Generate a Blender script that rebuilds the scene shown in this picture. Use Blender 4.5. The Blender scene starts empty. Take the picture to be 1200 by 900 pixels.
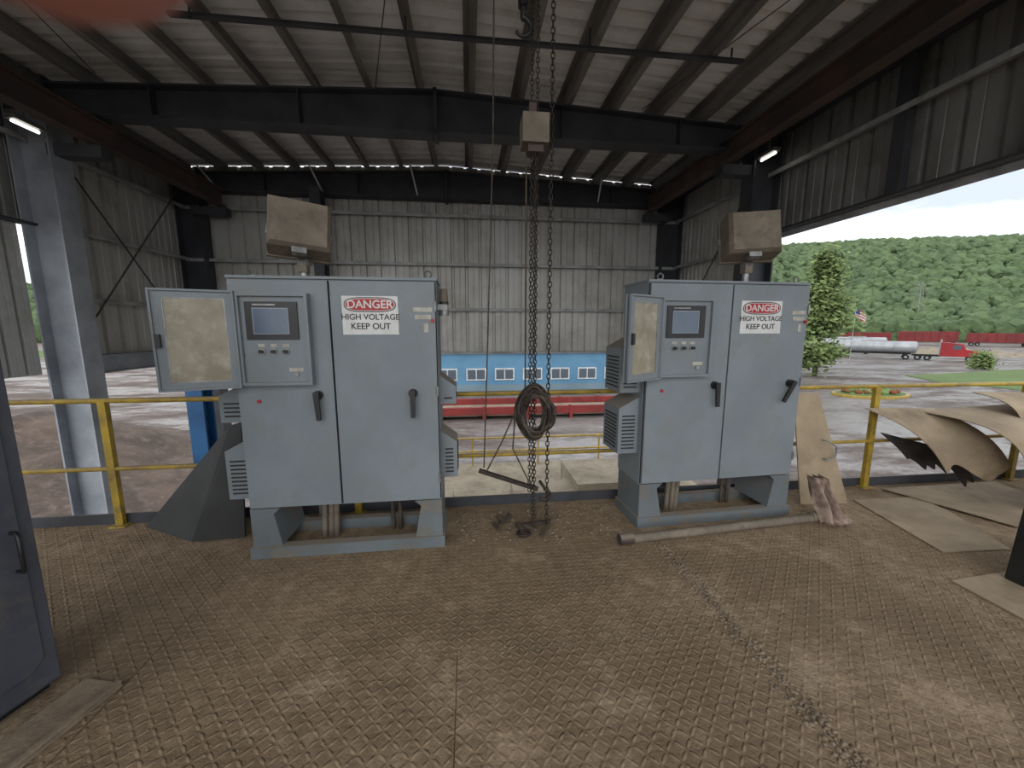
import bpy, math, random
from mathutils import Matrix, Vector, noise
random.seed(7)
D2R=math.pi/180
def S(r,g,b):
    f=lambda c:(c/255/12.92) if c/255<=.04045 else ((c/255+.055)/1.055)**2.4
    return (f(r),f(g),f(b),1)
# ---------------------------------------------------------------- materials
def nd(nt,t,**k):
    n=nt.nodes.new(t)
    for a,b in k.items(): setattr(n,a,b)
    return n
def mth(nt,op,a,b=None,c=None,clamp=False):
    n=nt.nodes.new('ShaderNodeMath'); n.operation=op; n.use_clamp=clamp
    for i,x in enumerate((a,b,c)):
        if x is None: continue
        if isinstance(x,(int,float)): n.inputs[i].default_value=x
        else: nt.links.new(x,n.inputs[i])
    return n.outputs[0]
def mixc(nt,f,a,b):
    n=nt.nodes.new('ShaderNodeMix'); n.data_type='RGBA'
    for i,x in ((0,f),(6,a),(7,b)):
        if isinstance(x,(int,float)): n.inputs[i].default_value=x
        elif isinstance(x,tuple): n.inputs[i].default_value=x
        else: nt.links.new(x,n.inputs[i])
    return n.outputs[2]
def noi(nt,co,scale,detail=4,rough=.6):
    n=nt.nodes.new('ShaderNodeTexNoise'); n.inputs['Scale'].default_value=scale
    n.inputs['Detail'].default_value=detail; n.inputs['Roughness'].default_value=rough
    nt.links.new(co,n.inputs['Vector']); return n.outputs[0]
def rng(nt,x,a,b,c=0,d=1):
    n=nt.nodes.new('ShaderNodeMapRange'); nt.links.new(x,n.inputs[0])
    for i,v in enumerate((a,b,c,d)): n.inputs[i+1].default_value=v
    return n.outputs[0]
def mat(name,c1,c2=None,scale=4,rough=.6,metal=0,bump=0,bscale=40,lo=.38,hi=.62,stretch=None,dust=None,dustamt=.8,emit=0,c3=None,s3=20):
    m=bpy.data.materials.new(name); m.use_nodes=True; nt=m.node_tree
    B=nt.nodes['Principled BSDF']; B.inputs['Roughness'].default_value=rough; B.inputs['Metallic'].default_value=metal
    tc=nd(nt,'ShaderNodeTexCoord'); co=tc.outputs['Object']
    if stretch:
        mp=nd(nt,'ShaderNodeMapping'); mp.inputs['Scale'].default_value=stretch; nt.links.new(co,mp.inputs[0]); co=mp.outputs[0]
    col=c1
    if c2: col=mixc(nt,rng(nt,noi(nt,co,scale),lo,hi),c1,c2)
    if c3: col=mixc(nt,rng(nt,noi(nt,co,s3,6,.7),.5,.72),col,c3)
    if dust:
        g=nd(nt,'ShaderNodeNewGeometry'); sp=nd(nt,'ShaderNodeSeparateXYZ'); nt.links.new(g.outputs['Normal'],sp.inputs[0])
        f=mth(nt,'MULTIPLY',rng(nt,sp.outputs[2],.2,.8),dustamt)
        col=mixc(nt,f,col,dust)
    if isinstance(col,tuple): B.inputs['Base Color'].default_value=col
    else: nt.links.new(col,B.inputs['Base Color'])
    if bump:
        b=nd(nt,'ShaderNodeBump'); b.inputs['Strength'].default_value=bump; b.inputs['Distance'].default_value=.01
        nt.links.new(noi(nt,co,bscale,5),b.inputs['Height']); nt.links.new(b.outputs[0],B.inputs['Normal'])
    if emit:
        B.inputs['Emission Strength'].default_value=emit
        if isinstance(col,tuple): B.inputs['Emission Color'].default_value=col
    return m
DUST=S(156,140,120)
M={}
M['grey']=mat('cabinet_grey_paint',S(120,128,133),S(110,118,123),2.0,.55,0,.05,60,dust=DUST,dustamt=.6,c3=S(116,118,116),s3=5)
M['greyd']=mat('cabinet_plinth_grey',S(102,110,114),S(90,96,98),3,.6,dust=DUST,dustamt=.6,c3=S(120,108,92),s3=6)
M['doorg']=mat('foreground_door_grey',S(76,80,90),S(64,67,76),3,.45,c3=S(88,86,84),s3=8)
M['black']=mat('black_plastic',S(24,24,26),S(34,33,33),8,.45)
M['dark']=mat('dark_gap',S(22,22,23),None,rough=.9)
M['screen']=mat('lcd_screen',S(88,102,118),S(76,90,108),3,.2,emit=0)
M['screenf']=mat('lcd_bezel',S(140,150,160),None,rough=.4)
M['pane']=mat('dirty_window_pane',S(146,139,118),S(126,118,97),6,.35,c3=S(164,160,142),s3=10)
M['white']=mat('sign_white',S(206,206,204),S(190,190,186),8,.5)
M['red']=mat('sign_red',S(160,26,32),None,rough=.5)
M['metal']=mat('galvanised_steel',S(150,150,148),S(118,118,116),12,.4,.5)
M['tag']=mat('name_tag',S(175,172,160),S(150,146,134),20,.5)
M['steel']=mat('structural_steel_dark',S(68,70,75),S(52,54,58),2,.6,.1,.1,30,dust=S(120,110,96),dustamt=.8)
M['steell']=mat('structural_steel_grey_lit',S(168,173,180),S(136,141,147),1.5,.55,.1,.1,30,dust=S(140,130,116))  # paler copy of the frame steel; light on the left column put into its colour
M['rust']=mat('rusty_runway_steel',S(84,66,60),S(62,55,53),2,.7,.1,dust=S(134,122,106))
M['purlin']=mat('purlin_dusty',S(126,123,119),S(100,98,94),2,.7,.1,dust=S(150,142,130),stretch=(3,.5,3))
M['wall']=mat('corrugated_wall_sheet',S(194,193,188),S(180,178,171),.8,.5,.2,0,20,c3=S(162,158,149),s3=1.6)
M['wallr']=mat('corrugated_wall_sheet_shaded_bay',S(142,142,139),S(130,129,125),.8,.5,.2,0,20,c3=S(114,111,105),s3=1.6)  # darker copy of the wall sheet, its shade put into the colour
M['roof']=mat('corrugated_roof_sheet',S(240,240,239),S(226,226,225),.5,.5,.1,0,20,c3=S(200,199,196),s3=1.6)
M['girt']=mat('girt_light_steel',S(176,178,176),S(142,142,140),3,.55,.2,dust=DUST)
M['yellow']=mat('yellow_rail_paint',S(178,148,40),S(144,120,44),5,.6,c3=S(110,88,48),s3=9,dust=DUST,dustamt=.4)
M['tan']=mat('dusty_tan_sheet',S(166,148,122),S(144,127,104),2.5,.85,0,.2,15,c3=S(126,110,90),s3=3)
M['tand']=mat('torn_dark_rubber',S(58,52,46),S(36,33,30),6,.9,0,.5,30)
M['lampbox']=mat('floodlight_dusty_housing',S(126,115,100),S(106,97,84),4,.8,0,.2,40,c3=S(90,82,72),s3=12)
M['chain']=mat('chain_steel',S(70,62,56),S(48,42,38),20,.6,.5)
M['cable']=mat('cable_dirty',S(84,73,61),S(58,50,42),15,.8)
M['lead']=mat('dark_sheet_steel',S(46,47,48),S(34,35,36),3,.6,.1)
M['dirt']=mat('dried_mud',S(140,124,104),S(116,102,86),8,.95,0,.5,60)
M['rag']=mat('dirty_rag',S(160,140,126),S(122,102,90),14,.9,0,.3,60)
M['blue']=mat('blue_paint',S(40,100,150),S(32,82,130),3,.5)
M['skin']=mat('skin',S(180,124,116),S(166,108,102),60,.7)
M['lampw']=mat('lamp_tube_white',S(255,250,240),None,emit=2.5)
M['white_and_lit']=mat('white_paint_and_lit_steel',S(200,202,202),S(176,178,178),3,.5)

def floor_mat():
    m=bpy.data.materials.new('checker_plate_dusty'); m.use_nodes=True; nt=m.node_tree; B=nt.nodes['Principled BSDF']
    tc=nd(nt,'ShaderNodeTexCoord'); co=tc.outputs['Object']
    sp=nd(nt,'ShaderNodeSeparateXYZ'); nt.links.new(co,sp.inputs[0])
    x=mth(nt,'MULTIPLY',sp.outputs[0],24.); y=mth(nt,'MULTIPLY',sp.outputs[1],24.)
    fx=mth(nt,'FLOOR',x); fy=mth(nt,'FLOOR',y)
    par=mth(nt,'FLOORED_MODULO',mth(nt,'ADD',fx,fy),2.)
    sg=mth(nt,'SUBTRACT',mth(nt,'MULTIPLY',par,2.),1.)
    lx=mth(nt,'SUBTRACT',mth(nt,'FRACT',x),.5); ly=mth(nt,'SUBTRACT',mth(nt,'FRACT',y),.5)
    ls=mth(nt,'MULTIPLY',ly,sg)
    u=mth(nt,'ADD',lx,ls); v=mth(nt,'SUBTRACT',lx,ls)
    d=mth(nt,'ADD',mth(nt,'POWER',mth(nt,'DIVIDE',u,.62),2.),mth(nt,'POWER',mth(nt,'DIVIDE',v,.22),2.))
    bar=rng(nt,d,1.6,.2)
    dn=rng(nt,noi(nt,co,1.1,7,.72),.42,.64)
    # thick dust band in front of the cabinets, thinning toward the open side
    yb=rng(nt,sp.outputs[1],2.0,3.0,0,.8)
    dn=mth(nt,'MAXIMUM',dn,mth(nt,'MULTIPLY',yb,rng(nt,noi(nt,co,3.,5,.6),.3,.5)))
    dn2=noi(nt,co,14,6,.72)
    vis=mth(nt,'SUBTRACT',1.,mth(nt,'MULTIPLY',dn,.85))
    barv=mth(nt,'MULTIPLY',bar,vis)
    base=mixc(nt,dn,S(140,120,96),S(172,151,124))
    base=mixc(nt,mth(nt,'MULTIPLY',rng(nt,dn2,.38,.64),.8),base,S(120,101,80))
    base=mixc(nt,rng(nt,noi(nt,co,.45,5,.65),.45,.62,0,.55),base,S(118,101,83))
    base=mixc(nt,rng(nt,noi(nt,co,2.2,6,.7),.55,.7,0,.6),base,S(180,160,134))
    base=mixc(nt,mth(nt,'MULTIPLY',mth(nt,'SUBTRACT',1.,bar),mth(nt,'MULTIPLY',vis,.28)),base,S(88,74,58))
    base=mixc(nt,mth(nt,'MULTIPLY',barv,.2),base,S(172,154,128))
    nt.links.new(base,B.inputs['Base Color']); B.inputs['Roughness'].default_value=.9; B.inputs['Specular IOR Level'].default_value=.2
    h=mth(nt,'ADD',mth(nt,'MULTIPLY',barv,.8),mth(nt,'MULTIPLY',dn2,1.6))
    h=mth(nt,'ADD',h,mth(nt,'MULTIPLY',noi(nt,co,60,4),.7))
    b=nd(nt,'ShaderNodeBump'); b.inputs['Strength'].default_value=.9; b.inputs['Distance'].default_value=.009
    nt.links.new(h,b.inputs['Height']); nt.links.new(b.outputs[0],B.inputs['Normal'])
    return m
M['floor']=floor_mat()

# ---------------------------------------------------------------- mesh builder
class MB:
    def __init__(s,name): s.name=name; s.v=[];s.f=[];s.mi=[];s.sm=[];s.mats=[];s.M=Matrix()
    def add(s,vs,fs,mt,smooth=False):
        if isinstance(mt,str): mt=M[mt]
        if mt not in s.mats: s.mats.append(mt)
        k=s.mats.index(mt); o=len(s.v)
        s.v+= [tuple(s.M@Vector(p)) for p in vs]
        s.f+= [tuple(i+o for i in f) for f in fs]; s.mi+=[k]*len(fs); s.sm+=[smooth]*len(fs)
    def b(s,x0,x1,y0,y1,z0,z1,mt):
        s.add([(x0,y0,z0),(x1,y0,z0),(x1,y1,z0),(x0,y1,z0),(x0,y0,z1),(x1,y0,z1),(x1,y1,z1),(x0,y1,z1)],
              [(0,3,2,1),(4,5,6,7),(0,1,5,4),(1,2,6,5),(2,3,7,6),(3,0,4,7)],mt)
    def beam(s,p0,p1,w,h,mt,up=(0,0,1),off=(0,0)):
        p0=Vector(p0);p1=Vector(p1);d=(p1-p0).normalized();U=Vector(up)
        r=d.cross(U).normalized();U=r.cross(d)
        vs=[]
        for p in (p0,p1):
            for a,c in ((-1,-1),(1,-1),(1,1),(-1,1)):
                vs.append(p+r*(a*w/2+off[0])+U*(c*h/2+off[1]))
        s.add(vs,[(0,3,2,1),(4,5,6,7),(0,1,5,4),(1,2,6,5),(2,3,7,6),(3,0,4,7)],mt)
    def ibeam(s,p0,p1,w,h,mt,up=(0,0,1),tf=.018,tw=.012):
        s.beam(p0,p1,w,tf,mt,up,(0,h/2)); s.beam(p0,p1,w,tf,mt,up,(0,-h/2)); s.beam(p0,p1,tw,h-tf,mt,up)
    def cyl(s,p0,p1,r,mt,n=14,r2=None):
        p0=Vector(p0);p1=Vector(p1);d=(p1-p0).normalized(); r2=r if r2 is None else r2
        a=d.orthogonal().normalized();c=d.cross(a)
        vs=[];
        for p,q in((p0,r),(p1,r2)):
            for i in range(n):
                t=2*math.pi*i/n; vs.append(p+a*q*math.cos(t)+c*q*math.sin(t))
        s.add(vs,[(i,(i+1)%n,n+(i+1)%n,n+i) for i in range(n)],mt,True)
        s.add(vs,[tuple(range(n))[::-1],tuple(range(n,2*n))],mt)
    def tube(s,pts,r,mt,n=8,closed=False):
        P=[Vector(p) for p in pts];N=len(P);vs=[];prev=None
        for i,p in enumerate(P):
            if closed: d=(P[(i+1)%N]-P[i-1])
            else: d=(P[min(i+1,N-1)]-P[max(i-1,0)])
            d.normalize()
            a=d.orthogonal() if prev is None else prev-d*prev.dot(d)
            a.normalize();prev=a;c=d.cross(a)
            rr=r[i] if isinstance(r,(list,tuple)) else r
            for k in range(n):
                t=2*math.pi*k/n; vs.append(p+a*rr*math.cos(t)+c*rr*math.sin(t))
        fs=[]
        for i in range(N if closed else N-1):
            j=(i+1)%N
            for k in range(n): fs.append((i*n+k,i*n+(k+1)%n,j*n+(k+1)%n,j*n+k))
        s.add(vs,fs,mt,True)
        if not closed: s.add(vs,[tuple(range(n))[::-1],tuple(range((N-1)*n,N*n))],mt)
    def ring(s,c,R,r,ax,mt,n=16,m=6,st=1,sdir=None):
        c=Vector(c);ax=Vector(ax).normalized(); a=Vector(sdir) if sdir else ax.orthogonal().normalized(); b2=ax.cross(a)
        s.tube([c+a*R*st*math.cos(2*math.pi*i/n)+b2*R*math.sin(2*math.pi*i/n) for i in range(n)],r,mt,m,True)
    def prism(s,poly,y0,y1,mt,plane='xz'):
        n=len(poly)
        if plane=='xz': f=lambda p,y:(p[0],y,p[1])
        elif plane=='yz': f=lambda p,y:(y,p[0],p[1])
        else: f=lambda p,y:(p[0],p[1],y)
        vs=[f(p,y0) for p in poly]+[f(p,y1) for p in poly]
        s.add(vs,[tuple(range(n)),tuple(range(n,2*n))[::-1]]+[(i,n+i,n+(i+1)%n,(i+1)%n) for i in range(n)],mt)
    def grid(s,fn,nu,nv,mt,smooth=True,thick=None):
        vs=[Vector(fn(i/nu,j/nv)) for j in range(nv+1) for i in range(nu+1)]
        W=nu+1
        fs=[(j*W+i,j*W+i+1,(j+1)*W+i+1,(j+1)*W+i) for j in range(nv) for i in range(nu)]
        s.add(vs,fs,mt,smooth)
        if thick:
            t=Vector(thick); v2=[v+t for v in vs]; s.add(v2,[f[::-1] for f in fs],mt,smooth)
            bd=[i for i in range(W)]+[j*W+nu for j in range(1,nv+1)]+[nv*W+i for i in range(nu-1,-1,-1)]+[j*W for j in range(nv-1,0,-1)]
            n=len(bd); s.add([vs[i] for i in bd]+[v2[i] for i in bd],[(i,n+i,n+(i+1)%n,(i+1)%n) for i in range(n)],mt)
    def sph(s,c,r,mt,sc=(1,1,1),nu=12,nv=8,jit=0):
        c=Vector(c);vs=[]
        for j in range(nv+1):
            for i in range(nu):
                th=math.pi*j/nv;ph=2*math.pi*i/nu;q=r*(1+random.uniform(-jit,jit))
                vs.append(c+Vector((q*sc[0]*math.sin(th)*math.cos(ph),q*sc[1]*math.sin(th)*math.sin(ph),q*sc[2]*math.cos(th))))
        s.add(vs,[(j*nu+i,(j+1)*nu+i,(j+1)*nu+(i+1)%nu,j*nu+(i+1)%nu) for j in range(nv) for i in range(nu)],mt,True)
    def text(s,txt,size,mtx,mt):
        cu=bpy.data.curves.new('t','FONT');cu.body=txt;cu.size=size;cu.align_x='CENTER';cu.align_y='CENTER';cu.extrude=.0006;cu.offset=size*.018
        o=bpy.data.objects.new('t',cu);bpy.context.collection.objects.link(o)
        me=bpy.data.meshes.new_from_object(o.evaluated_get(bpy.context.evaluated_depsgraph_get()))
        s.add([mtx@v.co for v in me.vertices],[tuple(p.vertices) for p in me.polygons],mt)
        bpy.data.objects.remove(o)
    def obj(s,bevel=0):
        me=bpy.data.meshes.new(s.name);me.from_pydata(s.v,[],s.f)
        for m in s.mats: me.materials.append(m)
        me.polygons.foreach_set('material_index',s.mi);me.polygons.foreach_set('use_smooth',s.sm);me.update()
        o=bpy.data.objects.new(s.name,me);bpy.context.collection.objects.link(o)
        if bevel:
            bm=o.modifiers.new('bev','BEVEL');bm.width=bevel;bm.segments=2;bm.limit_method='ANGLE';bm.angle_limit=60*D2R
        return o

# ---------------------------------------------------------------- building
WL,WR,RID=-5.75,4.95,-.4
YF,YB=6.0,8.8
Y0=-1.8
roofz=lambda x:5.12-.045*abs(x-RID)
def prof(L,p=.305,d=.032,minor=True):
    pts=[];s=0
    A=((0,0),(.09,0),(.097,.01),(.107,.01),(.114,0),(.215,0),(.23,d),(.275,d),(.29,0)) if minor else ((0,0),(.15,0),(.18,d),(.25,d),(.28,0))
    while s<L:
        for a,o in A:
            q=s+a*p/.305
            if q<=L: pts.append((q,o))
        s+=p
    pts.append((L,0));return pts
def wall(name,o,u,n,L,z0,z1,p=.305,pat='wall'):
    mb=MB(name);o=Vector(o);u=Vector(u);n=Vector(n);vs=[]
    pr=prof(L,p,.05)
    for q,f in pr:
        b=o+u*q+n*f; zt=z1(b.x) if callable(z1) else z1
        vs+=[(b.x,b.y,z0),(b.x,b.y,zt)]
    mb.add(vs,[(2*i,2*i+2,2*i+3,2*i+1) for i in range(len(pr)-1)],pat)
    return mb
mb=wall('wall_back',(WL,YB+.16,0),(1,0,0),(0,1,0),WR-WL,1.08,lambda x:roofz(x)-.02)
mb.obj()
wall('wall_left',(WL,YB+.16,0),(0,-1,0),(-1,0,0),YB+.16-YF,1.02,4.9).obj()
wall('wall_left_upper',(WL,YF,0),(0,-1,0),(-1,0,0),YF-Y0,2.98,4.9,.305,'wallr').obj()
wall('wall_left_strip',(WL-.03,YF-.1,0),(0,-1,0),(-1,0,0),.62,1.02,3.05,.2).obj()
wall('wall_right',(WR,YF,0),(0,1,0),(1,0,0),YB+.16-YF,1.02,4.9).obj()
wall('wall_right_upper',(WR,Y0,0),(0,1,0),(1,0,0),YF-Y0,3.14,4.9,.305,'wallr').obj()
mb=MB('wall_girts')
for z in (4.06,3.05,2.08):
    mb.beam((WL+.05,YB+.05,z),(WR-.05,YB+.05,z),.17,.012,'girt');mb.beam((WL+.05,YB-.03,z-.03),(WR-.05,YB-.03,z-.03),.01,.055,'girt')
    for X,sg in((WL,1),(WR,-1)):
        mb.beam((X+sg*.10,YF,z),(X+sg*.10,YB,z),.17,.012,'girt');mb.beam((X+sg*.18,YF,z-.03),(X+sg*.18,YB,z-.03),.01,.055,'girt')
for z in (4.06,):
    for X,sg in((WL,1),(WR,-1)):
        mb.beam((X+sg*.10,Y0,z),(X+sg*.10,YF,z),.17,.012,'girt');mb.beam((X+sg*.18,Y0,z-.03),(X+sg*.18,YF,z-.03),.012,.06,'girt')
mb.beam((WR-.07,Y0,3.16),(WR-.07,YF,3.16),.14,.03,'steel');mb.beam((WR+.04,Y0,3.12),(WR+.04,YF,3.12),.012,.1,'girt')
mb.beam((WL+.07,Y0,3.0),(WL+.07,YF,3.0),.14,.03,'steel')
mb.beam((WL+.02,YB+.1,1.08),(WR-.02,YB+.1,1.08),.12,.05,'girt')
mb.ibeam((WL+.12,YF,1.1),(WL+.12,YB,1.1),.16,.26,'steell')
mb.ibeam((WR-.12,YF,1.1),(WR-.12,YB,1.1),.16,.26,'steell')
for y in (4.1,2.95): mb.beam((WR-.12,y,3.16),(WR-.12,y,4.7),.1,.14,'steel',up=(0,1,0))
mb.obj()
def frame(name,Y,cm='steel'):
    mb=MB(name)
    for xc,sg in ((WL+.3,1),(WR-.3,-1)):
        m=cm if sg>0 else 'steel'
        for xx in (xc-.22,xc+.22): mb.b(xx-.012,xx+.012,Y-.14,Y+.14,-4.5,4.62,m)
        mb.b(xc-.22,xc+.22,Y-.008,Y+.008,-4.5,4.62,m)
        mb.b(xc-.21,xc+.21,Y-.13,Y+.13,4.33,4.35,m)
        mb.b(xc+sg*.24-.02,xc+sg*.24+.02,Y-.14,Y+.14,4.3,4.75,'steel')
    xl,xr=WL+.06,WR-.06
    zt=lambda x:roofz(x)-.235
    mb.prism([(xl,4.36),(xr,4.36),(xr,zt(xr)),(RID,zt(RID)),(xl,zt(xl))],Y-.007,Y+.007,'steel')
    mb.beam((xl,Y,4.35),(xr,Y,4.35),.26,.022,'steel')
    mb.beam((xl,Y,zt(xl)),(RID,Y,zt(RID)),.26,.022,'steel');mb.beam((RID,Y,zt(RID)),(xr,Y,zt(xr)),.26,.022,'steel')
    mb.b(RID-.025,RID+.025,Y-.13,Y+.13,4.3,zt(RID)+.03,'steel')
    for x in (-4,-2.2,1.4,3.2): mb.b(x-.006,x+.006,Y-.12,Y+.12,4.36,zt(x),'steel')
    return mb
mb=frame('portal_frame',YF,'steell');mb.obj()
mb=frame('portal_frame',YB-.02)
for x in (-4.9,-2.9,-1.0,2.9):
    mb.beam((x,YB-.1,4.4),(x-.08,YB-.55,roofz(x)-.24),.03,.012,'white_and_lit')  # flange braces coloured white to stand for the light they catch
mb.obj()
mb=frame('portal_frame',.3);mb.obj()
mb=MB('wind_column');mb.ibeam((-2.96,YB-.25,-4.5),(-2.96,YB-.25,4.4),.2,.28,'steel',up=(0,1,0));mb.obj()
mb=MB('bracing_rods')
for p,q in (((WL+.2,YF+.1,4.3),(WL+.2,YB-.2,1.3)),((WL+.2,YF+.1,1.3),(WL+.2,YB-.2,4.3)),((WR-.2,YF+.1,4.3),(WR-.2,YB-.2,1.3))):
    mb.cyl(p,q,.012,'steel',8)
for x in(-4.6,-1.2,2.6): mb.cyl((x,YF-.1,4.82),(x+1.6,.4,4.82),.006,'steel',6)
mb.beam((-2.9,4.65,4.74),(3.25,4.65,4.74),.035,.03,'steel');mb.beam((-2.9,4.65,4.72),(3.25,4.65,4.72),.06,.008,'steel')
for x in(-2.7,-.6,1.4,3.1): mb.cyl((x,4.65,4.7),(x,4.65,roofz(x)-.1),.012,'steel',6)
mb.obj()
mb=MB('roof_purlins')
x=WL+.3
while x<WR-.1:
    z=roofz(x)-.12
    mb.beam((x,Y0,z),(x,YB+.1,z),.012,.2,'purlin');mb.beam((x+.04,Y0,z-.1),(x+.04,YB+.1,z-.1),.08,.01,'purlin');mb.beam((x-.035,Y0,z+.1),(x-.035,YB+.1,z+.1),.07,.01,'purlin')
    x+=.69
mb.obj()
mb=MB('roof')
pr=prof(YB+.3-Y0,.24,.06,False);vs=[]
for q,f in pr:
    for xx in (WL-.15,RID,WR+.15): vs.append((xx,Y0-.1+q,roofz(xx)+f))
mb.add(vs,[(3*i+k,3*i+k+1,3*i+k+4,3*i+k+3) for i in range(len(pr)-1) for k in (0,1)],'roof')
mb.obj()
mb=MB('eave_beams')
mb.ibeam((WL+.12,Y0,4.72),(WL+.12,YB,4.72),.14,.26,'steel');mb.ibeam((WR-.12,Y0,4.72),(WR-.12,YB,4.72),.14,.26,'steel')
mb.obj()
for X,z,m in ((-4.72,4.14,'rust'),(3.98,4.3,'rust')):
    mb=MB('crane_runway_beam');mb.ibeam((X,Y0,z),(X,YB-.3,z),.17,.28,m)
    mb.beam((X,Y0,z+.17),(X,YB-.3,z+.17),.05,.05,'rust')
    for y in (YF,YB-.2):
        sx=WL+.5 if X<0 else WR-.5
        mb.b(min(X,sx)-.05,max(X,sx)+.05,y-.09,y+.09,z-.3,z-.15,'steel')
    mb.obj()
for (x,y,z) in ((-5.1,5.35,4.0),(4.5,5.55,4.2)):
    mb=MB('fluorescent_fixture');mb.b(x-.06,x+.06,y-.02,y+.3,z,z+.05,'metal');mb.cyl((x,y,z-.02),(x,y+.28,z-.02),.018,'lampw',10);mb.cyl((x,y+.14,z),(x,y+.14,z+.45),.01,'metal',8);mb.obj()

# ---------------------------------------------------------------- floor
mb=MB('floor')
xs_far=[-5,-3.2,-1.62,1.445,3.0,4.6,7];xs_near=[-5,-3.2,-1.62,-.08,1.445,3.0,4.6,7]
def plates(xs,y0,y1):
    for a,b in zip(xs,xs[1:]): mb.b(a+.002,b-.002,y0+.002,y1-.002,-.012,0,'floor')
plates(xs_far,1.76,3.42);plates(xs_near,.2,1.76);plates(xs_far,-4,.2)
mb.b(-5,7,-4,3.42,-.12,-.013,'dirt')
mb.b(-5,7,3.42,3.435,-.3,.09,'steel')
mb.obj()
mb=MB('platform_support')
for x in (-4.8,-1,2.5,6.8):
    for y in (3.1,-3): mb.ibeam((x,y,-4.5),(x,y,-.12),.25,.25,'steel',up=(0,1,0))
mb.obj()
mb=MB('mud_debris')
def clump(x,y,r):
    mb.sph((x,y,r*.15),r,'dirt',(1,random.uniform(.6,1.3),.5),6,4,.25)
for i in range(700):
    y=random.uniform(.9,2.6);clump(1.445+random.gauss(0,.03),y,random.uniform(.003,.012))
for i in range(200): clump(random.uniform(-.1,1.44),1.76+random.gauss(0,.015),random.uniform(.003,.008))
for i in range(220): clump(random.uniform(-.15,1.3),random.uniform(2.75,3.33),random.uniform(.005,.018))
for i in range(800): clump(random.uniform(-1.8,3.4),random.uniform(1.3,2.6),random.uniform(.002,.007))
mb.obj()
def rail(name,segs,y,z0,zt,zm,posts,r=.021,mm='yellow'):
    mb=MB(name)
    for a,b in segs:
        mb.cyl((a,y,zt),(b,y,zt),r,mm,10);mb.cyl((a,y,zm),(b,y,zm),r*.9,mm,10)
    for p in posts:
        mb.b(p-.028,p+.028,y-.02,y+.02,z0,zt+.01,mm);mb.b(p-.06,p+.06,y-.05,y+.05,z0,z0+.012,mm)
    return mb
rail('guard_rail',[(-4.95,6.95)],3.39,.0,1.07,.5,(-4.7,-2.93,-1.0,1.55,4.1,5.9)).obj()

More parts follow.
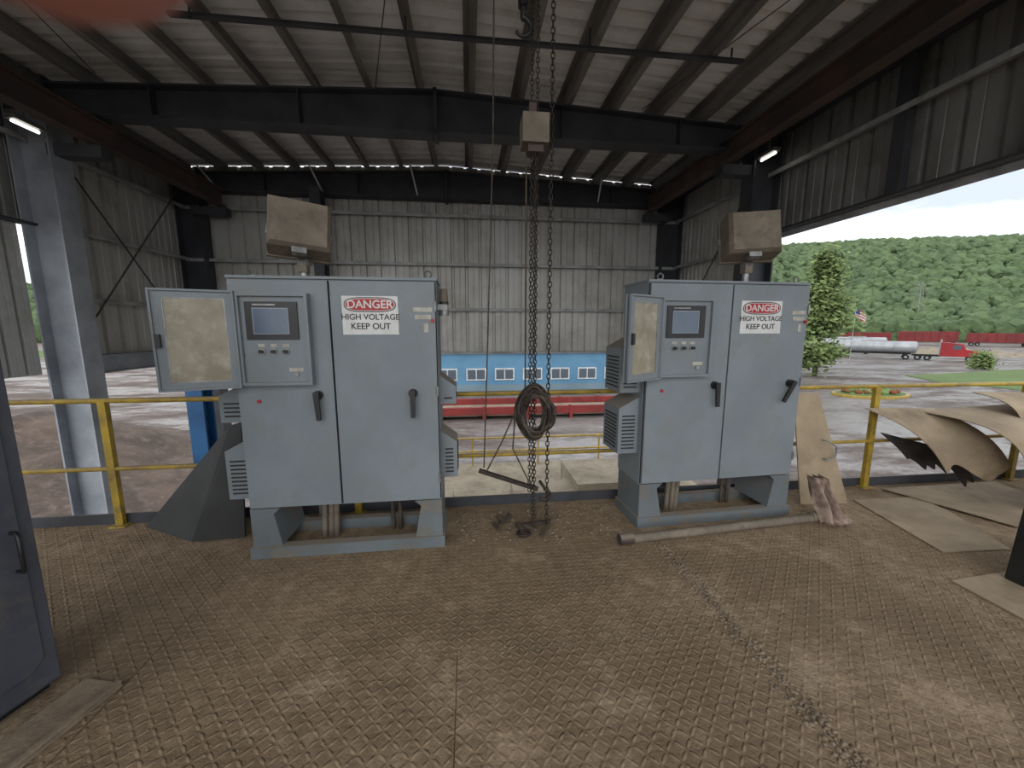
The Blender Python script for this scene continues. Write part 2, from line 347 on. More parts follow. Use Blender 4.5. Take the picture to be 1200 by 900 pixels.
# ---------------------------------------------------------------- electrical cabinets
def hood(mb,x0,x1,y0,y1,z0,z1,side):
    o=x0 if side<0 else x1; i=x1 if side<0 else x0
    mb.prism([(i,z0),(i,z1),(o,z1-.09),(o,z0)],y0,y1,'grey')
    n=int((z1-z0-.16)/.03)
    for k in range(n):
        z=z0+.04+k*.03
        mb.b(min(o,i)+.03,max(o,i)-.03,y0-.006,y0+.002,z,z+.011,'lead')
        mb.b(o-.006,o+.006,y0+.04,y1-.04,z,z+.011,'lead')
def cabinet(org,rot,W,split,H,wang,hx2,left_hoods,right_hoods,beacon,w):
    mb=MB('electrical_cabinet');mb.M=Matrix.Translation(org)@Matrix.Rotation(rot,4,'Z');T0=mb.M.copy()
    D=.42;zb=.37
    mb.b(0,W,.02,D,zb,H,'grey')
    mb.b(.004,W-.004,.012,.03,zb+.01,H-.01,'dark')
    mb.b(-.006,W+.006,.0,D+.01,H,H+.018,'grey')
    mb.b(.01,split-.007,-.012,.012,zb+.015,H-.012,'grey')
    mb.b(split+.007,W-.01,-.012,.012,zb+.015,H-.012,'grey')
    mb.b(split-.007,split+.007,.005,.02,zb+.015,H-.012,'dark')
    mb.b(-.015,W+.015,-.02,.05,0,.085,'greyd');mb.b(-.015,W+.015,D-.07,D,0,.085,'greyd')
    for a in(-.015,W-.055): mb.b(a,a+.07,.05,D-.07,0,.085,'greyd')
    mb.prism([(0,.085),(.2,.085),(.155,.33),(.2,zb),(0,zb)],0,D-.02,'greyd')
    mb.prism([(W-.2,.085),(W,.085),(W,zb),(W-.2,zb),(W-.155,.33)],0,D-.02,'greyd')
    mb.b(.16,W-.16,D-.03,D-.01,.25,zb,'greyd')
    for k,x in enumerate((.40,.45,.49)): mb.cyl((x,.25,-.0),(x+.02,.25,zb),.022,'lampbox',12)
    for k,x in enumerate((W-.42,W-.36)): mb.cyl((x,.3,0),(x,.3,zb),.016,'cable',10)
    for x in(.13,W-.06): mb.cyl((x,.08,H+.018),(x,.08,H+.03),.016,'metal');mb.ring((x,.08,H+.05),.024,.006,(0,1,0),'metal')
    x0,x1,z0,z1=.075,.515,1.27,1.875
    mb.b(x0,x1,-.05,-.012,z0,z1,'grey');
    for a in((x0,x1,z1-.02,z1),(x0,x1,z0,z0+.02),(x0,x0+.02,z0+.02,z1-.02),(x1-.02,x1,z0+.02,z1-.02)): mb.b(a[0],a[1],-.075,-.05,a[2],a[3],'grey')
    mb.b(x0+.05,x1-.07,-.062,-.05,z1-.30,z1-.055,'black')
    mb.b(x0+.095,x1-.125,-.064,-.061,z1-.265,z1-.095,'screenf')
    mb.b(x0+.10,x1-.13,-.066,-.063,z1-.26,z1-.10,'screen')
    mb.b(x0+.1,x0+.24,-.064,-.061,z1-.08,z1-.07,'metal')
    for i in range(3):
        x=x0+.13+i*.075;mb.cyl((x,-.05,z0+.225),(x,-.058,z0+.225),.022,'metal');mb.cyl((x,-.058,z0+.225),(x,-.078,z0+.225),.013,'black')
        mb.b(x-.02,x+.02,-.053,-.05,z0+.255,z0+.275,'tag')
    mb.b(x1-.15,x1-.06,-.053,-.05,z0+.09,z0+.115,'tag');mb.cyl((x0+.02,-.05,z0+.2),(x0+.02,-.055,z0+.2),.004,'black')
    mb.cyl((x1-.105,-.05,z0+.07),(x1-.105,-.06,z0+.07),.015,'metal')
    mb.M=T0@Matrix.Translation((x0,-.075,0))@Matrix.Rotation(wang,4,'Z')
    za,zc=z0-.01,z1+.01
    mb.b(0,w,-.02,.0,za,za+.05,'grey');mb.b(0,w,-.02,.0,zc-.05,zc,'grey');mb.b(0,.05,-.02,0,za+.05,zc-.05,'grey');mb.b(w-.06,w,-.02,0,za+.05,zc-.05,'grey')
    for a in((0,w,za,za+.012),(0,w,zc-.012,zc),(0,.012,za+.012,zc-.012),(w-.012,w,za+.012,zc-.012)): mb.b(a[0],a[1],-.035,.015,a[2],a[3],'grey')
    mb.b(.045,w-.055,-.013,-.006,za+.045,zc-.045,'pane')
    for a in((.05,w-.06,za+.05,za+.056),(.05,w-.06,zc-.056,zc-.05),(.05,.056,za+.05,zc-.05),(w-.066,w-.06,za+.05,zc-.05)): mb.b(a[0],a[1],-.024,-.002,a[2],a[3],'metal')
    mb.b(w-.04,w-.015,.0,.03,(za+zc)/2-.04,(za+zc)/2+.04,'black');mb.b(w-.04,w-.015,-.05,-.02,(za+zc)/2-.03,(za+zc)/2+.03,'greyd')
    mb.M=T0
    for x,an in((split-.11,-.05),(hx2,.5 if hx2>W-.15 else .0)):
        mb.cyl((x,-.012,1.19),(x,-.03,1.19),.032,'black',16);mb.cyl((x,-.03,1.19),(x,-.055,1.19),.02,'black',16)
        mb.M=T0@Matrix.Translation((x,-.06,1.19))@Matrix.Rotation(an,4,'Y')
        mb.prism([(-.018,.025),(.018,.025),(.014,-.17),(-.014,-.17)],-.012,.008,'black');mb.M=T0
    sx=split+.265;sz=1.735
    mb.b(sx-.185,sx+.185,-.016,-.012,sz-.13,sz+.13,'white')
    for hw,hh,y,mm in ((.172,.050,-.0165,'black'),(.165,.043,-.0175,'white'),(.160,.039,-.0185,'red')):
        n=28;pp=[(sx+hw*abs(math.cos(2*math.pi*k/n))**.55*(1 if math.cos(2*math.pi*k/n)>=0 else -1),sz+.072+hh*abs(math.sin(2*math.pi*k/n))**.8*(1 if math.sin(2*math.pi*k/n)>=0 else -1)) for k in range(n)]
        mb.prism(pp,y-.0005,-.0155,mm)
    R=Matrix.Rotation(math.pi/2,4,'X')
    mb.text('DANGER',.075,Matrix.Translation((sx,-.0195,sz+.072))@R,'white')
    mb.text('HIGH VOLTAGE',.054,Matrix.Translation((sx,-.0168,sz-.012))@R,'black')
    mb.text('KEEP OUT',.058,Matrix.Translation((sx,-.0168,sz-.075))@R,'black')
    mb.b(W-.16,W-.03,-.015,-.012,1.76,1.79,'tag');mb.b(W-.15,W-.04,-.015,-.012,1.71,1.74,'tag');mb.b(W-.09,W-.06,-.015,-.012,1.62,1.68,'tag')
    mb.cyl((W-.03,-.012,1.70),(W-.03,-.03,1.70),.013,'red')
    mb.cyl((.14,-.012,1.155),(.14,-.025,1.155),.012,'red')
    for z in(.55,1.2,1.8): mb.cyl((W-.008,-.018,z-.035),(W-.008,-.018,z+.035),.008,'metal',8)
    for (a,b) in left_hoods: hood(mb,-.17,0,.08,D-.04,a,b,-1)
    for (a,b) in right_hoods: hood(mb,W,W+.12,.12,D-.04,a,b,1)
    if beacon:
        mb.b(W,W+.07,.1,.17,1.78,1.82,'metal');mb.cyl((W+.045,.13,1.82),(W+.045,.13,1.84),.035,'black');mb.cyl((W+.045,.13,1.84),(W+.045,.13,1.93),.032,'lampbox',16,.027);mb.cyl((W+.045,.13,1.78),(W+.045,.13,1.74),.035,'metal')
    else:
        mb.b(W,W+.05,.05,.14,1.78,1.86,'black');mb.cyl((W+.03,.09,1.86),(W+.03,.09,1.9),.02,'black')
    return mb.obj(.004)
cabinet((-1.56,2.765,0),.012,1.345,.635,1.975,math.radians(200),1.165,[(.99,1.27),(.42,.87)],[(1.08,1.3),(.5,.87)],True,.42)
cabinet((1.385,2.87,0),.05,1.42,.71,2.0,math.radians(207),1.30,[(1.13,1.58),(.62,1.09)],[],False,.40)

# ---------------------------------------------------------------- floodlights
def flood(c,rz,ry,ph):
    mb=MB('floodlight');T=Matrix.Translation(c)@Matrix.Rotation(rz,4,'Z')@Matrix.Rotation(ry,4,'Y')@Matrix.Rotation(math.radians(-12),4,'X');mb.M=T
    w,h=.215,.19
    def ringp(s,y,k): return [(-w*s,y,-h*s*k),(w*s,y,-h*s*k),(w*s,y,h*s*k),(-w*s,y,h*s*k)]
    L=[ringp(.86,-.13,1),ringp(.97,-.09,1),ringp(1,.02,1),ringp(1,.10,1),ringp(1.05,.10,1),ringp(1.05,.135,1)]
    vs=sum(L,[]);fs=[(3,2,1,0)]
    for k in range(5):
        for i in range(4): fs.append((k*4+i,k*4+(i+1)%4,k*4+4+(i+1)%4,k*4+4+i))
    fs.append((20,21,22,23));mb.add(vs,fs,'lampbox')
    mb.b(-w*.9,w*.9,.134,.138,-h*.9,h*.9,'pane')
    for s in(-1,1): mb.b(s*w*1.0-.02,s*w*1.0+.02,.09,.15,-.03,.03,'metal')
    mb.b(-.05,.05,-.10,-.02,-h-.03,-h+.03,'metal')
    mb.M=Matrix.Translation(c)
    mb.cyl((0,0,-h-.03),(0,.02,-h-.07),.04,'metal',14);mb.b(-.035,.035,-.02,.05,-h-.13,-h-.04,'lampbox')
    mb.cyl((0,.02,-h-.06),(0,.02,-c[2]+ph),.026,'metal',12)
    return mb.obj(.02)
flood((-1.27,3.26,2.40),.36,.08,0);flood((2.52,3.32,2.46),-.28,-.02,0)

# ---------------------------------------------------------------- hoist & chains
def chain(mb,x,y,z0,z1,r=.011,wob=.004):
    z=z0;k=0;st=r*2.9
    while z<z1:
        ax=(1,0,0) if k%2 else (0,1,0)
        mb.ring((x+random.uniform(-wob,wob)*.4,y,z),r*1.0,r*.34,ax,'chain',8,5,1.9,(0,0,1))
        z+=st;k+=1
CY=2.93
mb=MB('chain_hoist')
mb.ibeam((-.9,CY,4.75),(2.0,CY,4.75),.12,.18,'steel')
for x in(-.8,1.9): mb.b(x-.02,x+.02,CY-.02,CY+.02,4.84,roofz(x)-.02,'steel')
mb.b(.33,.7,CY-.1,CY+.1,4.3,4.62,'rust');mb.cyl((.45,CY-.09,4.66),(.45,CY+.09,4.66),.05,'chain');mb.cyl((.6,CY-.09,4.66),(.6,CY+.09,4.66),.05,'chain')
chain(mb,.475,CY,.35,4.3);chain(mb,.515,CY,.05,4.3);chain(mb,.495,CY-.03,.1,2.9);chain(mb,.625,CY+.02,.02,4.3,.0135)
mb.cyl((.44,CY+.02,1.0),(.44,CY+.02,2.92),.006,'cable',6)
mb.b(.40,.585,CY-.09,CY+.08,2.93,3.12,'lampbox');mb.b(.44,.55,CY-.06,CY+.05,2.88,2.93,'rust');mb.b(.45,.5,CY-.05,CY+.05,3.12,3.2,'rust')
hx,hz=.41,3.66
pts=[(hx,CY,hz+.16),(hx,CY,hz+.09)]+[(hx-.0+.055*math.sin(t),CY,hz+.03+.055*math.cos(t)) for t in [i*.3 for i in range(0,15)]]
mb.tube(pts,[.02]*2+[.02-.0007*i for i in range(15)],'black',10)
mb.cyl((hx,CY,hz+.15),(hx,CY,hz+.27),.035,'black');mb.cyl((hx,CY,hz+.27),(hx,CY,4.3),.008,'cable',6)
pts=[(.56,CY,.42),(.6,CY,.36)]+[(.6+.045*math.sin(t),CY,.30+.045*math.cos(t)) for t in [i*.35 for i in range(0,13)]]
mb.tube(pts,.013,'chain',8)
mb.obj()
mb=MB('coiled_cable')
for k in range(22):
    cx=.50+random.uniform(-.018,.018);cz=1.0+random.uniform(-.03,.03);a=.125+random.uniform(-.045,.03);b=.185+random.uniform(-.05,.035)
    ph=random.random()*6
    mb.tube([(cx+a*math.cos(2*math.pi*i/36)+.006*math.sin(3*i*.17+ph),CY-.06+.03*math.sin(2*math.pi*i/36*2+ph)-.003*k,cz+b*math.sin(2*math.pi*i/36)) for i in range(36)],.009,'chain' if k%3 else 'cable',7,True)
mb.b(.46,.56,CY-.11,CY-.03,1.12,1.19,'rust')
mb.obj()
mb=MB('hanging_rope')
mb.tube([(.22,CY,4.6),(.2,CY,3.0),(.15,CY,1.6),(.11,CY,.55)],.0055,'cable',6)
mb.beam((.07,CY,.53),(.54,CY-.02,.36),.03,.03,'chain')
mb.tube([(.13,CY,.52),(.25,CY,.75),(.36,CY,1.0),(.42,CY,1.15)],.006,'cable',6);mb.tube([(.36,CY,1.0),(.34,CY,.7),(.48,CY,.4)],.006,'cable',6)
mb.obj()
mb=MB('scrap_tools')
for i in range(9):
    x=.35+random.uniform(-.22,.25);y=2.9+random.uniform(-.15,.25);a=random.random()*3.1;l=random.uniform(.05,.16)
    mb.beam((x-l*math.cos(a),y-l*math.sin(a)*.6,.012),(x+l*math.cos(a),y+l*math.sin(a)*.6,.03),.03,.022,'cable')
mb.ring((.42,2.85,.02),.05,.012,(0,.1,1),'chain');
mb.obj()
mb=MB('steel_pipe');mb.cyl((1.17,2.64,.036),(3.03,2.80,.036),.034,'lampbox',18);mb.cyl((1.13,2.637,.042),(1.24,2.647,.042),.042,'rust',18);mb.cyl((2.9,2.79,.042),(3.06,2.803,.042),.042,'lampbox',18);mb.obj()
mb=MB('dirty_rag')
def fr(u,v):
    x=2.98+.2*(u-.5)*(1.1-.5*(1-v))+.06*v
    y=2.83-.12*v+.05*math.sin(u*14+v*3)+.03*math.sin(u*27)
    return (x,y,.36*(1-v)+.02+.03*math.sin(u*11)*v)
mb.grid(fr,26,14,'rag')
mb.sph((3.1,2.74,.04),.09,'rag',(1.2,1,.45),14,8,.15)
mb.obj()

# ---------------------------------------------------------------- sheets
mb=MB('leaning_access_panel')
P=[Vector(p) for p in((3.10,3.30,1.03),(3.36,3.30,1.03),(3.56,3.06,.0),(3.10,3.10,.0))]
nrm=(P[1]-P[0]).cross(P[3]-P[0]).normalized();t=nrm*.012
mb.add(P+[p+t for p in P],[(0,1,2,3),(7,6,5,4),(0,4,5,1),(1,5,6,2),(2,6,7,3),(3,7,4,0)],'tan')
cn=Vector((3.37,3.17,.50));mb.tube([cn+Vector((-.05,0,.1)),cn+Vector((-.03,-.05,.1)),cn+Vector((.06,-.05,.04)),cn+Vector((.06,-.05,-.06)),cn+Vector((-.02,-.05,-.08)),cn+Vector((-.03,-.01,-.08))],.007,'metal',8)
mb.obj()
def flat(name,pts,z,mt,h=.008):
    mb=MB(name);mb.prism(pts,z,z+h,mt,'xy');return mb.obj()
flat('steel_sheet',[(3.67,3.11),(4.36,3.1),(4.3,2.8),(4.02,2.23),(3.47,2.26)],.002,'tan')
flat('steel_sheet',[(3.13,1.97),(3.8,2.02),(3.9,1.5),(3.12,1.62)],.002,'tan')
flat('steel_sheet',[(4.2,3.3),(5.6,3.32),(5.3,2.45),(4.5,2.5)],.012,'tan')
def bent(name,c,bul,ph,mt='tan',wav=.012,edge=.0,ef=2.5):
    c=[Vector(p) for p in c];mb=MB(name)
    def f(u,v):
        v2=v*(1-edge*max(0,.5+.9*noise.noise((u*ef,ph*3.1,0))))
        p=c[0]*(1-u)*(1-v2)+c[1]*u*(1-v2)+c[2]*(1-u)*v2+c[3]*u*v2
        s=math.sin(math.pi*v2)
        return p+Vector((0,-bul*s+wav*math.sin(u*5+ph),bul*.9*s))
    mb.grid(f,30,14,mt,True,(0,.004,-.006));return mb
bent('bent_belt_sheet',((3.93,3.33,.86),(4.70,3.33,.84),(4.55,2.98,.20),(5.15,2.90,.20)),.10,.3,edge=.2).obj()
bent('bent_belt_sheet',((4.50,3.32,.82),(5.80,3.32,.88),(4.95,2.68,.05),(6.1,2.5,.03)),.26,1.3,edge=.04).obj()
bent('bent_belt_sheet',((5.15,3.33,1.0),(6.8,3.33,.96),(5.15,2.9,.62),(6.5,2.3,.12)),.10,2.1,edge=.1).obj()
bent('torn_rubber_skirt',((4.15,3.33,.60),(4.95,3.27,.40),(4.5,3.22,.2),(5.05,3.1,.02)),.02,.9,'tand',edge=.5,ef=7).obj()
mb=MB('leaning_dark_panel')
P=[Vector(p) for p in((-2.70,3.33,.005),(-2.16,3.04,.005),(-1.76,3.02,.03),(-1.76,3.12,.93),(-1.85,3.13,.9))]
t=Vector((.004,.012,.0));n=5
mb.add(P+[p+t for p in P],[(0,1,2,3,4),(9,8,7,6,5)]+[(i,n+i,n+(i+1)%n,(i+1)%n) for i in range(n)],'lead');mb.obj()

# foreground left cabinet
mb=MB('foreground_cabinet')
mb.M=Matrix.Translation((-1.93,1.81,0))@Matrix.Rotation(math.radians(-14),4,'Z')
mb.b(-.5,0,-1.3,0,.03,2.0,'doorg')
mb.b(-.005,.022,-1.28,-.0,.05,1.98,'doorg')
mb.prism([(-1.2,.14),(-.1,.14),(-.045,.19),(-.045,1.85),(-.10,1.91),(-1.2,1.91)],.022,.03,'doorg','yz')
mb.tube([(.03,-.075,.80),(.062,-.075,.80),(.075,-.08,.785),(.075,-.08,.64),(.062,-.075,.625),(.03,-.075,.625)],.0075,'black',8)
mb.b(-.48,-.02,-1.28,-.02,0,.03,'dark')
mb.obj(.008)
mb=MB('floor_channel');mb.M=Matrix.Translation((-1.62,1.76,0))@Matrix.Rotation(math.radians(-14),4,'Z')
mb.b(-.2,0,-1.2,0,0,.02,'dirt');mb.b(-.03,0,-1.2,0,.02,.035,'dirt');mb.obj(.004)
mb=MB('black_machine_guard')
mb.prism([(3.5,.011),(4.1,.011),(4.1,1.0),(3.66,.74),(3.54,.5)],1.80,1.95,'black');mb.obj(.01)

# ---------------------------------------------------------------- exterior
GZ=-4.5
def ground_mat():
    m=bpy.data.materials.new('wet_gravel_yard');m.use_nodes=True;nt=m.node_tree;B=nt.nodes['Principled BSDF']
    tc=nd(nt,'ShaderNodeTexCoord');co=tc.outputs['Object']
    mp=nd(nt,'ShaderNodeMapping');mp.inputs['Scale'].default_value=(.5,1.2,1);mp.inputs['Rotation'].default_value=(0,0,.5);nt.links.new(co,mp.inputs[0])
    a=rng(nt,noi(nt,mp.outputs[0],.2,10,.76),.44,.57);b=rng(nt,noi(nt,co,1.4,7,.75),.4,.65)
    big=rng(nt,noi(nt,co,.03,4,.6),.42,.6)
    c=mixc(nt,a,S(130,124,121),S(88,77,71));c=mixc(nt,mth(nt,'MULTIPLY',b,.6),c,S(72,63,58));c=mixc(nt,mth(nt,'MULTIPLY',big,.4),c,S(108,105,103))
    sp=nd(nt,'ShaderNodeSeparateXYZ');nt.links.new(co,sp.inputs[0])
    c=mixc(nt,rng(nt,sp.outputs[0],0,-30,0,.45),c,S(96,80,70))
    nt.links.new(c,B.inputs['Base Color']);nt.links.new(rng(nt,a,0,1,.3,.9),B.inputs['Roughness']);B.inputs['Specular IOR Level'].default_value=.3
    return m
M['ground']=ground_mat()
M['grass']=mat('grass',S(92,114,58),S(76,96,48),.6,.9,0,.5,8)
M['leaf']=mat('hill_canopy',S(74,92,62),S(90,108,72),.06,.95,lo=.4,hi=.6,c3=S(102,118,80),s3=.15)  # greens lightened and greyed, distance haze mixed into the colour
M['leaf2']=mat('tree_leaves',S(116,134,78),S(92,110,60),.8,.8,c3=S(138,152,92),s3=2)
M['leaf3']=mat('treeline_leaves',S(78,96,60),S(64,80,52),.1,.95,c3=S(94,112,68),s3=.4)
M['bark']=mat('bark',S(74,62,50),S(54,45,38),5,.9)
M['pile']=mat('dirt_pile',S(94,80,70),S(72,61,54),.8,.95,0,.8,4,c3=S(112,98,88),s3=3)
M['bldg']=mat('blue_building_panel',S(88,132,160),S(78,122,150),.5,.7)
M['bldgd']=mat('building_lower_cladding',S(112,132,142),S(100,120,130),.5,.7)
M['glass']=mat('window_glass',S(76,86,94),None,rough=.3)
M['truckred']=mat('red_vehicle_paint',S(160,32,36),S(138,28,32),.6,.4)
M['carred']=mat('railcar_red_oxide',S(128,48,46),S(108,44,44),.3,.8)
M['railred']=mat('red_scale_rail',S(128,40,36),S(104,34,31),.8,.7)
M['conc']=mat('pale_concrete',S(146,136,117),S(122,112,95),.9,.9,c3=S(104,94,78),s3=3)
M['silver']=mat('tank_silver',S(166,168,170),S(146,148,150),.5,.35,.3)
M['tyre']=mat('tyre',S(28,28,28),None,rough=.9)
M['navy']=mat('flag_blue',S(40,50,100),None)
M['flower']=mat('flowers',S(150,56,50),S(60,86,44),6,.9)
mb=MB('ground');mb.add([(-900,-60,GZ),(900,-60,GZ),(900,900,GZ),(-900,900,GZ)],[(0,1,2,3)],'ground');mb.obj()
for nme,p in(('grass_verge',[(56.4,43.5),(82.6,48),(95,42),(54.6,31.6),(53.4,37.7)]),('grass_verge',[(-150,90),(-90,84),(-86,110),(-150,130)])):
    flat(nme,p,GZ+.0,'grass',.06)
mb=MB('planted_island');mb.prism([(36.8+3.4*math.cos(a/10*math.pi),31+2*math.sin(a/10*math.pi)) for a in range(20)],GZ,GZ+.2,'yellow','xy')
mb.prism([(36.8+3.1*math.cos(a/10*math.pi),31+1.75*math.sin(a/10*math.pi)) for a in range(20)],GZ+.2,GZ+.25,'grass','xy')
for i in range(30):
    a=random.random()*6.28;q=random.random()**.5;mb.sph((36.8+2.6*q*math.cos(a),31+1.3*q*math.sin(a),GZ+.4),random.uniform(.15,.35),'flower' if i%2 else 'leaf2',(1,1,.9),8,5,.2)
mb.obj()
def crest(az):
    pts=[(-90,.075),(-46,.060),(-20,.10),(20,.15),(41,.158),(50,.148),(58,.132),(90,.12)]
    for (a,b),(c,d) in zip(pts,pts[1:]):
        if az<=c: return b+(d-b)*(az-a)/(c-a)
    return .12
def hillz(az,r):
    t=min(max((r-300)/300,0),1);t=t*t*(3-2*t)
    H=crest(az)*600+4
    return GZ+ (H)*t + 5*noise.noise((az*.12,r*.01,1.))*t
mb=MB('forested_hill')
mb.grid(lambda u,v:((lambda az,r:(r*math.sin(az*D2R),r*math.cos(az*D2R),hillz(az,r)))(-85+170*u,290+340*v)),120,30,'leaf')
ph=(1+5**.5)/2
iv=[Vector(v).normalized() for v in((-1,ph,0),(1,ph,0),(-1,-ph,0),(1,-ph,0),(0,-1,ph),(0,1,ph),(0,-1,-ph),(0,1,-ph),(ph,0,-1),(ph,0,1),(-ph,0,-1),(-ph,0,1))]
if_=[(0,11,5),(0,5,1),(0,1,7),(0,7,10),(0,10,11),(1,5,9),(5,11,4),(11,10,2),(10,7,6),(7,1,8),(3,9,4),(3,4,2),(3,2,6),(3,6,8),(3,8,9),(4,9,5),(2,4,11),(6,2,10),(8,6,7),(9,8,1)]
def sub(vs,fs):
    vs=list(vs);c={};o=[]
    def mid(a,b):
        k=(min(a,b),max(a,b))
        if k not in c: vs.append(((vs[a]+vs[b])/2).normalized());c[k]=len(vs)-1
        return c[k]
    for a,b,d in fs:
        x,y,z=mid(a,b),mid(b,d),mid(d,a);o+=[(a,x,z),(b,y,x),(d,z,y),(x,y,z)]
    return vs,o
iv,if_=sub(iv,if_)
def blob(mb,c,r,mt,sz=1,jit=.25):
    c=Vector(c);mb.add([c+Vector((v.x*r,v.y*r,v.z*r*sz))*(1+random.uniform(-jit,jit)) for v in iv],if_,mt,False)
for i in range(5200):
    az=random.uniform(32,67) if i%5 else random.uniform(-58,-38)
    r=math.sqrt(random.uniform(288**2,612**2))
    rr=random.uniform(2.4,4.6);blob(mb,(r*math.sin(az*D2R),r*math.cos(az*D2R),hillz(az,r)+rr*.6),rr,'leaf',1.1)
mb.obj()
mb=MB('tree_line')
for i in range(500):
    az=random.uniform(-60,-38) if i%2 else random.uniform(38,66);r=random.uniform(252,278)
    rr=random.uniform(2.2,4);blob(mb,(r*math.sin(az*D2R),r*math.cos(az*D2R),GZ+random.uniform(1,6)),rr,'leaf3',1.2)
mb.obj()
def tree(name,x,y,h,w,n,ls):
    mb=MB(name);mb.cyl((x,y,GZ),(x,y,GZ+h*.8),h*.02,'bark',10,h*.006)
    for k in range(18):
        a=random.random()*6.28;z=h*random.uniform(.2,.8);l=w*.45*(1-abs(z/h-.4))
        mb.cyl((x,y,GZ+z),(x+l*math.cos(a),y+l*math.sin(a),GZ+z+l*.5),h*.006,'bark',6,.02)
    cl=[]
    for k in range(80):
        t=random.random();z=h*(.1+.86*t);q=w*.5*(1-t)**.6*(.75+.35*random.random())*(1 if t>.1 else .7);a=random.random()*6.28
        cl.append((x+q*math.cos(a)*random.random()**.4,y+q*math.sin(a)*random.random()**.4,GZ+z))
    for k in range(n):
        c=random.choice(cl);s=w*.085
        p=Vector((random.gauss(c[0],s),random.gauss(c[1],s),random.gauss(c[2],s*1.1)))
        a=Vector([random.uniform(-1,1) for _ in range(3)]).normalized();b=a.orthogonal().normalized();q=ls*random.uniform(.6,1.3)
        mb.add([p-a*q,p+b*q*.6,p+a*q,p-b*q*.6],[(0,1,2,3)],'leaf2')
    return mb.obj()
tree('deciduous_tree',44.8,44.9,15.8,7.6,7500,.3)
tree('shrub',77,49.5,2.4,3.6,1300,.22)
mb=MB('dirt_pile')
def pf(u,v):
    a=2*math.pi*u;r=v;zz=(1-r)**.9*3.2
    x=-17+9*r*math.cos(a);y=15.5+8*r*math.sin(a)
    return (x,y,GZ-.05+zz*(1+.3*noise.noise((x*.4,y*.4,0)))+.25*noise.noise((x*1.5,y*1.5,3))*(1-r))
mb.grid(pf,48,24,'pile');mb.obj()
mb=MB('blue_office_building')
mb.b(-9,15,35,43,GZ,-.6,'bldg');mb.b(-9.3,15.3,34.7,43.3,-.6,-.3,'white_and_lit')
mb.b(-9,15,34.9,35,GZ,GZ+1.0,'bldgd')
x=-8
while x<14:
    mb.b(x,x+1.8,34.9,35.02,-3.1,-2.0,'white_and_lit');mb.b(x+.12,x+.85,34.88,34.95,-2.98,-2.12,'glass');mb.b(x+.95,x+1.68,34.88,34.95,-2.98,-2.12,'glass')
    x+=2.6
mb.obj()
mb=MB('truck_scale')
for y in(25.5,28.8):
    mb.b(-14,16,y-.15,y+.15,GZ+.35,GZ+.85,'railred');
    for x in range(-14,17,3): mb.b(x-.1,x+.1,y-.2,y+.2,GZ,GZ+.9,'railred')
mb.b(-14,16,25.6,28.7,GZ+.2,GZ+.4,'conc');mb.obj()
mb=MB('lower_concrete_platform');mb.b(-4,7.5,9,14.2,GZ,-3.5,'conc');mb.b(1.2,3.2,9.5,11,-3.5,-2.9,'conc');mb.b(3.0,5.2,10,12,-3.5,-2.7,'conc');mb.b(-2,-.5,10,11,-3.5,-3.1,'conc');mb.obj()
rail('lower_guard_rail',[(-3.8,7.3)],14.0,-3.5,-2.45,-2.95,(-3.7,-1.4,.1,2.6,5,7.2),.04).obj()
mb=MB('blue_support_column');mb.ibeam((-3.58,5.5,GZ),(-3.58,5.5,.86),.2,.2,'blue',up=(0,1,0));mb.b(-3.72,-3.44,5.36,5.64,.86,.9,'blue');mb.obj()
def wheel(mb,x,y,r=.5):
    mb.cyl((x,y-.15,GZ+.01+r),(x,y+.15,GZ+.01+r),r,'tyre',14);mb.cyl((x,y-.17,GZ+.01+r),(x,y+.17,GZ+.01+r),r*.45,'silver',10)
mb=MB('semi_truck');mb.M=Matrix.Translation((90,62.5,0))@Matrix.Rotation(-56*D2R,4,'Z')
mb.prism([(-1.2,GZ+.9),(3.4,GZ+.9),(3.5,GZ+2),(1.9,GZ+2.2),(1.5,GZ+3.2),(-1.2,GZ+3.5)],-1.2,1.2,'truckred')
mb.prism([(1.52,GZ+2.3),(1.82,GZ+2.3),(1.5,GZ+3.05),(1.3,GZ+3.05)],-1.05,1.05,'glass')
for sy in(-1.22,1.18): mb.b(.3,1.3,sy,sy+.04,GZ+2.2,GZ+3,'glass')
mb.b(-5,-1.2,-.5,.5,GZ+.8,GZ+1.1,'tyre');mb.cyl((-1.3,-1,GZ+1),(-1.3,-1,GZ+4),.1,'silver');mb.cyl((-1.3,1,GZ+1),(-1.3,1,GZ+4),.1,'silver')
for x in(2.4,-2.8,-4.1):
    for y in(-1.05,1.05): wheel(mb,x,y)
mb.obj()
def tanker(x,y,rz):
    mb=MB('tanker_trailer');mb.M=Matrix.Translation((x,y,0))@Matrix.Rotation(rz,4,'Z')
    mb.cyl((-6,0,GZ+2.4),(6,0,GZ+2.4),1.15,'silver',20);mb.sph((-6,0,GZ+2.4),1.15,'silver',(.35,1,1));mb.sph((6,0,GZ+2.4),1.15,'silver',(.35,1,1))
    mb.b(-5.5,5.5,-.5,.5,GZ+1,GZ+1.3,'tyre');mb.b(-2,2,-.3,.3,GZ+3.5,GZ+3.75,'silver')
    for q in(-3,0,3): mb.ring((q,0,GZ+2.4),1.17,.05,(1,0,0),'silver',20)
    for q in(-5,-3.8,4.8):
        for w in(-1,1): wheel(mb,q,w)
    mb.obj()
tanker(92,86,-.85);tanker(112,100,-.85);tanker(83,70.5,-.85)
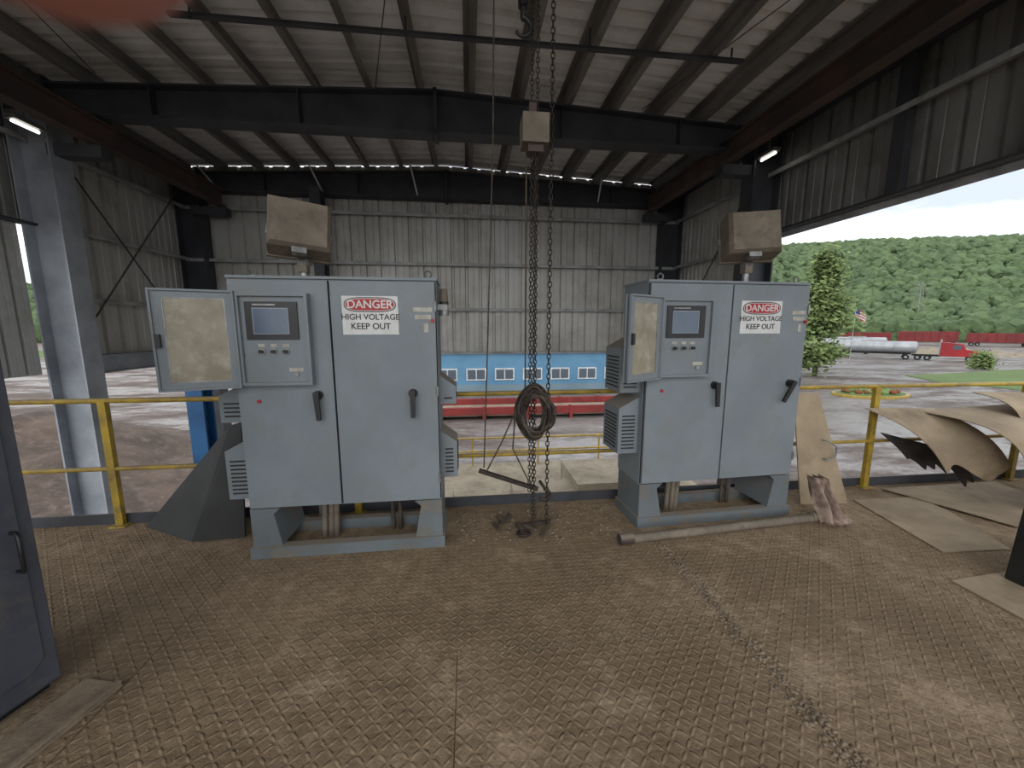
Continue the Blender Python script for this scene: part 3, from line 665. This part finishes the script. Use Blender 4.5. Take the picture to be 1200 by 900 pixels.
for k in range(0,5):
    mb=MB('rail_freight_car');mb.M=Matrix.Translation((158+k*10,138-k*13.8,0))@Matrix.Rotation(math.atan2(-13.8,10),4,'Z')
    mb.b(-7.6,7.6,-1.5,1.5,GZ+1.2,GZ+4.4+(k%2)*.5,'carred')
    for q in range(-7,8,2): mb.b(q-.1,q+.1,-1.6,1.6,GZ+1.2,GZ+4.5,'railred')
    for q in(-6.4,-5.0,5.0,6.4):
        for w in(-1,1): wheel(mb,q,w,.6)
    mb.obj()
mb=MB('flag_on_pole');fx,fy=66.5,60.2
mb.cyl((fx,fy,GZ),(fx,fy,5.2),.07,'silver',8,.04)
def ff(u,v): return (fx+1.5*u,fy+.25*math.sin(u*7)-.8*u,5-1.6*v-1.1*u+.1*math.sin(u*5))
for k in range(7): mb.grid(lambda u,v,k=k:ff(u,(k+v)/7),10,1,'truckred' if k%2==0 else 'white')
mb.grid(lambda u,v:(lambda p:(p[0],p[1]-.03,p[2]))(ff(u*.4,v*.5)),6,3,'navy');mb.obj()
mb=MB('transmission_tower');tx,ty=286,219;tb=hillz(math.degrees(math.atan2(tx,ty)),math.hypot(tx,ty))-1
H=26
for sx in(-1,1):
    for sy in(-1,1): mb.cyl((tx+sx*3,ty+sy*3,tb),(tx+sx*.5,ty+sy*.5,tb+H),.11,'metal',5)
for k in range(6):
    z0=tb+H*k/6;z1=tb+H*(k+1)/6;a=3-2.5*k/6;b=3-2.5*(k+1)/6
    mb.cyl((tx-a,ty-a,z0),(tx+b,ty-b,z1),.07,'metal',4);mb.cyl((tx+a,ty-a,z0),(tx-b,ty-b,z1),.07,'metal',4)
for z,l in((.72,7),(.84,6),(.95,5)): mb.cyl((tx-l,ty+l*.5,tb+H*z),(tx+l,ty-l*.5,tb+H*z),.1,'metal',5)
mb.obj()
mb=MB('gravel_heaps')
for k in range(8):
    cx,cy=112+k*2.6,82-k*4.6;h=random.uniform(1.2,2.2)
    mb.grid(lambda u,v:(cx+5*v*math.cos(6.283*u),cy+5*v*math.sin(6.283*u),GZ+h*(1-v)),14,4,'conc')
mb.obj()

# ---------------------------------------------------------------- camera and photographer's hand (fingertip intrudes at the lens)
cam=bpy.data.cameras.new('camera');co=bpy.data.objects.new('camera',cam);bpy.context.collection.objects.link(co)
co.location=(0,0,1.65);co.rotation_euler=((90-8.3)*D2R,0,-6.5*D2R)
cam.sensor_width=36;cam.lens=13.5;cam.clip_start=.002;cam.clip_end=3000
cam.dof.use_dof=True;cam.dof.focus_distance=3.6;cam.dof.aperture_fstop=10
bpy.context.scene.camera=co
CM=Matrix.Translation((0,0,1.65))@Matrix.Rotation(-6.5*D2R,4,'Z')
mb=MB('hand');mb.M=CM
def fing(p,rs,n=16):
    P=[Vector(q) for q in p];out=[];R=[]
    for i in range(len(P)-1):
        for k in range(6):
            t=k/6;out.append(P[i].lerp(P[i+1],t));R.append(rs[i]+(rs[i+1]-rs[i])*t)
    out.append(P[-1]);R.append(rs[-1])
    d=(P[-1]-P[-2]).normalized();r=rs[-1]
    for k in range(1,6):
        a=k/5*math.pi/2;out.append(P[-1]+d*r*math.sin(a));R.append(max(r*math.cos(a),.0004))
    mb.tube(out,R,'skin',n)
fing([(-.135,-.03,.045),(-.10,.000,.055),(-.062,.020,.0425),(-.0262,.0237,.0266)],[.0105,.0098,.0092,.0086])
fing([(-.14,-.03,.02),(-.115,.0,.03),(-.085,.012,.01),(-.068,.012,-.008)],[.0105,.0098,.009,.0078])
fing([(-.14,-.03,-.003),(-.118,.0,.0),(-.09,.01,-.018),(-.074,.008,-.034)],[.010,.0095,.0088,.0076])
fing([(-.138,-.03,-.026),(-.12,-.006,-.028),(-.098,.002,-.045),(-.086,.0,-.058)],[.009,.0085,.0078,.0066])
fing([(-.15,-.075,.02),(-.12,-.085,.045),(-.09,-.08,.055),(-.065,-.07,.05)],[.014,.0125,.011,.0095])
mb.sph((-.152,-.06,.008),.045,'skin',(.5,.95,.95),20,14)
mb.tube([(-.15,-.09,0),(-.158,-.13,-.02),(-.165,-.18,-.05),(-.175,-.30,-.12)],[.03,.027,.03,.036],'skin',16)
mb.obj()

# ---------------------------------------------------------------- light
w=bpy.data.worlds.new('overcast');bpy.context.scene.world=w;w.use_nodes=True;nt=w.node_tree
bg=nt.nodes['Background'];tc=nd(nt,'ShaderNodeTexCoord');mp=nd(nt,'ShaderNodeMapping');mp.inputs['Scale'].default_value=(1,1,3);nt.links.new(tc.outputs['Generated'],mp.inputs[0])
n=noi(nt,mp.outputs[0],2.6,6,.6)
c=mixc(nt,rng(nt,n,.38,.64),S(160,168,178),S(246,246,246))
nt.links.new(c,bg.inputs[0]);bg.inputs[1].default_value=2.35
sun=bpy.data.lights.new('sun','SUN');sun.energy=1.2;sun.angle=60*D2R;so=bpy.data.objects.new('sun',sun);bpy.context.collection.objects.link(so)
so.rotation_euler=(62*D2R,0,-18*D2R)
try:
    bpy.context.scene.view_settings.view_transform='Standard';bpy.context.scene.view_settings.look='None'
except Exception as e: print(e)
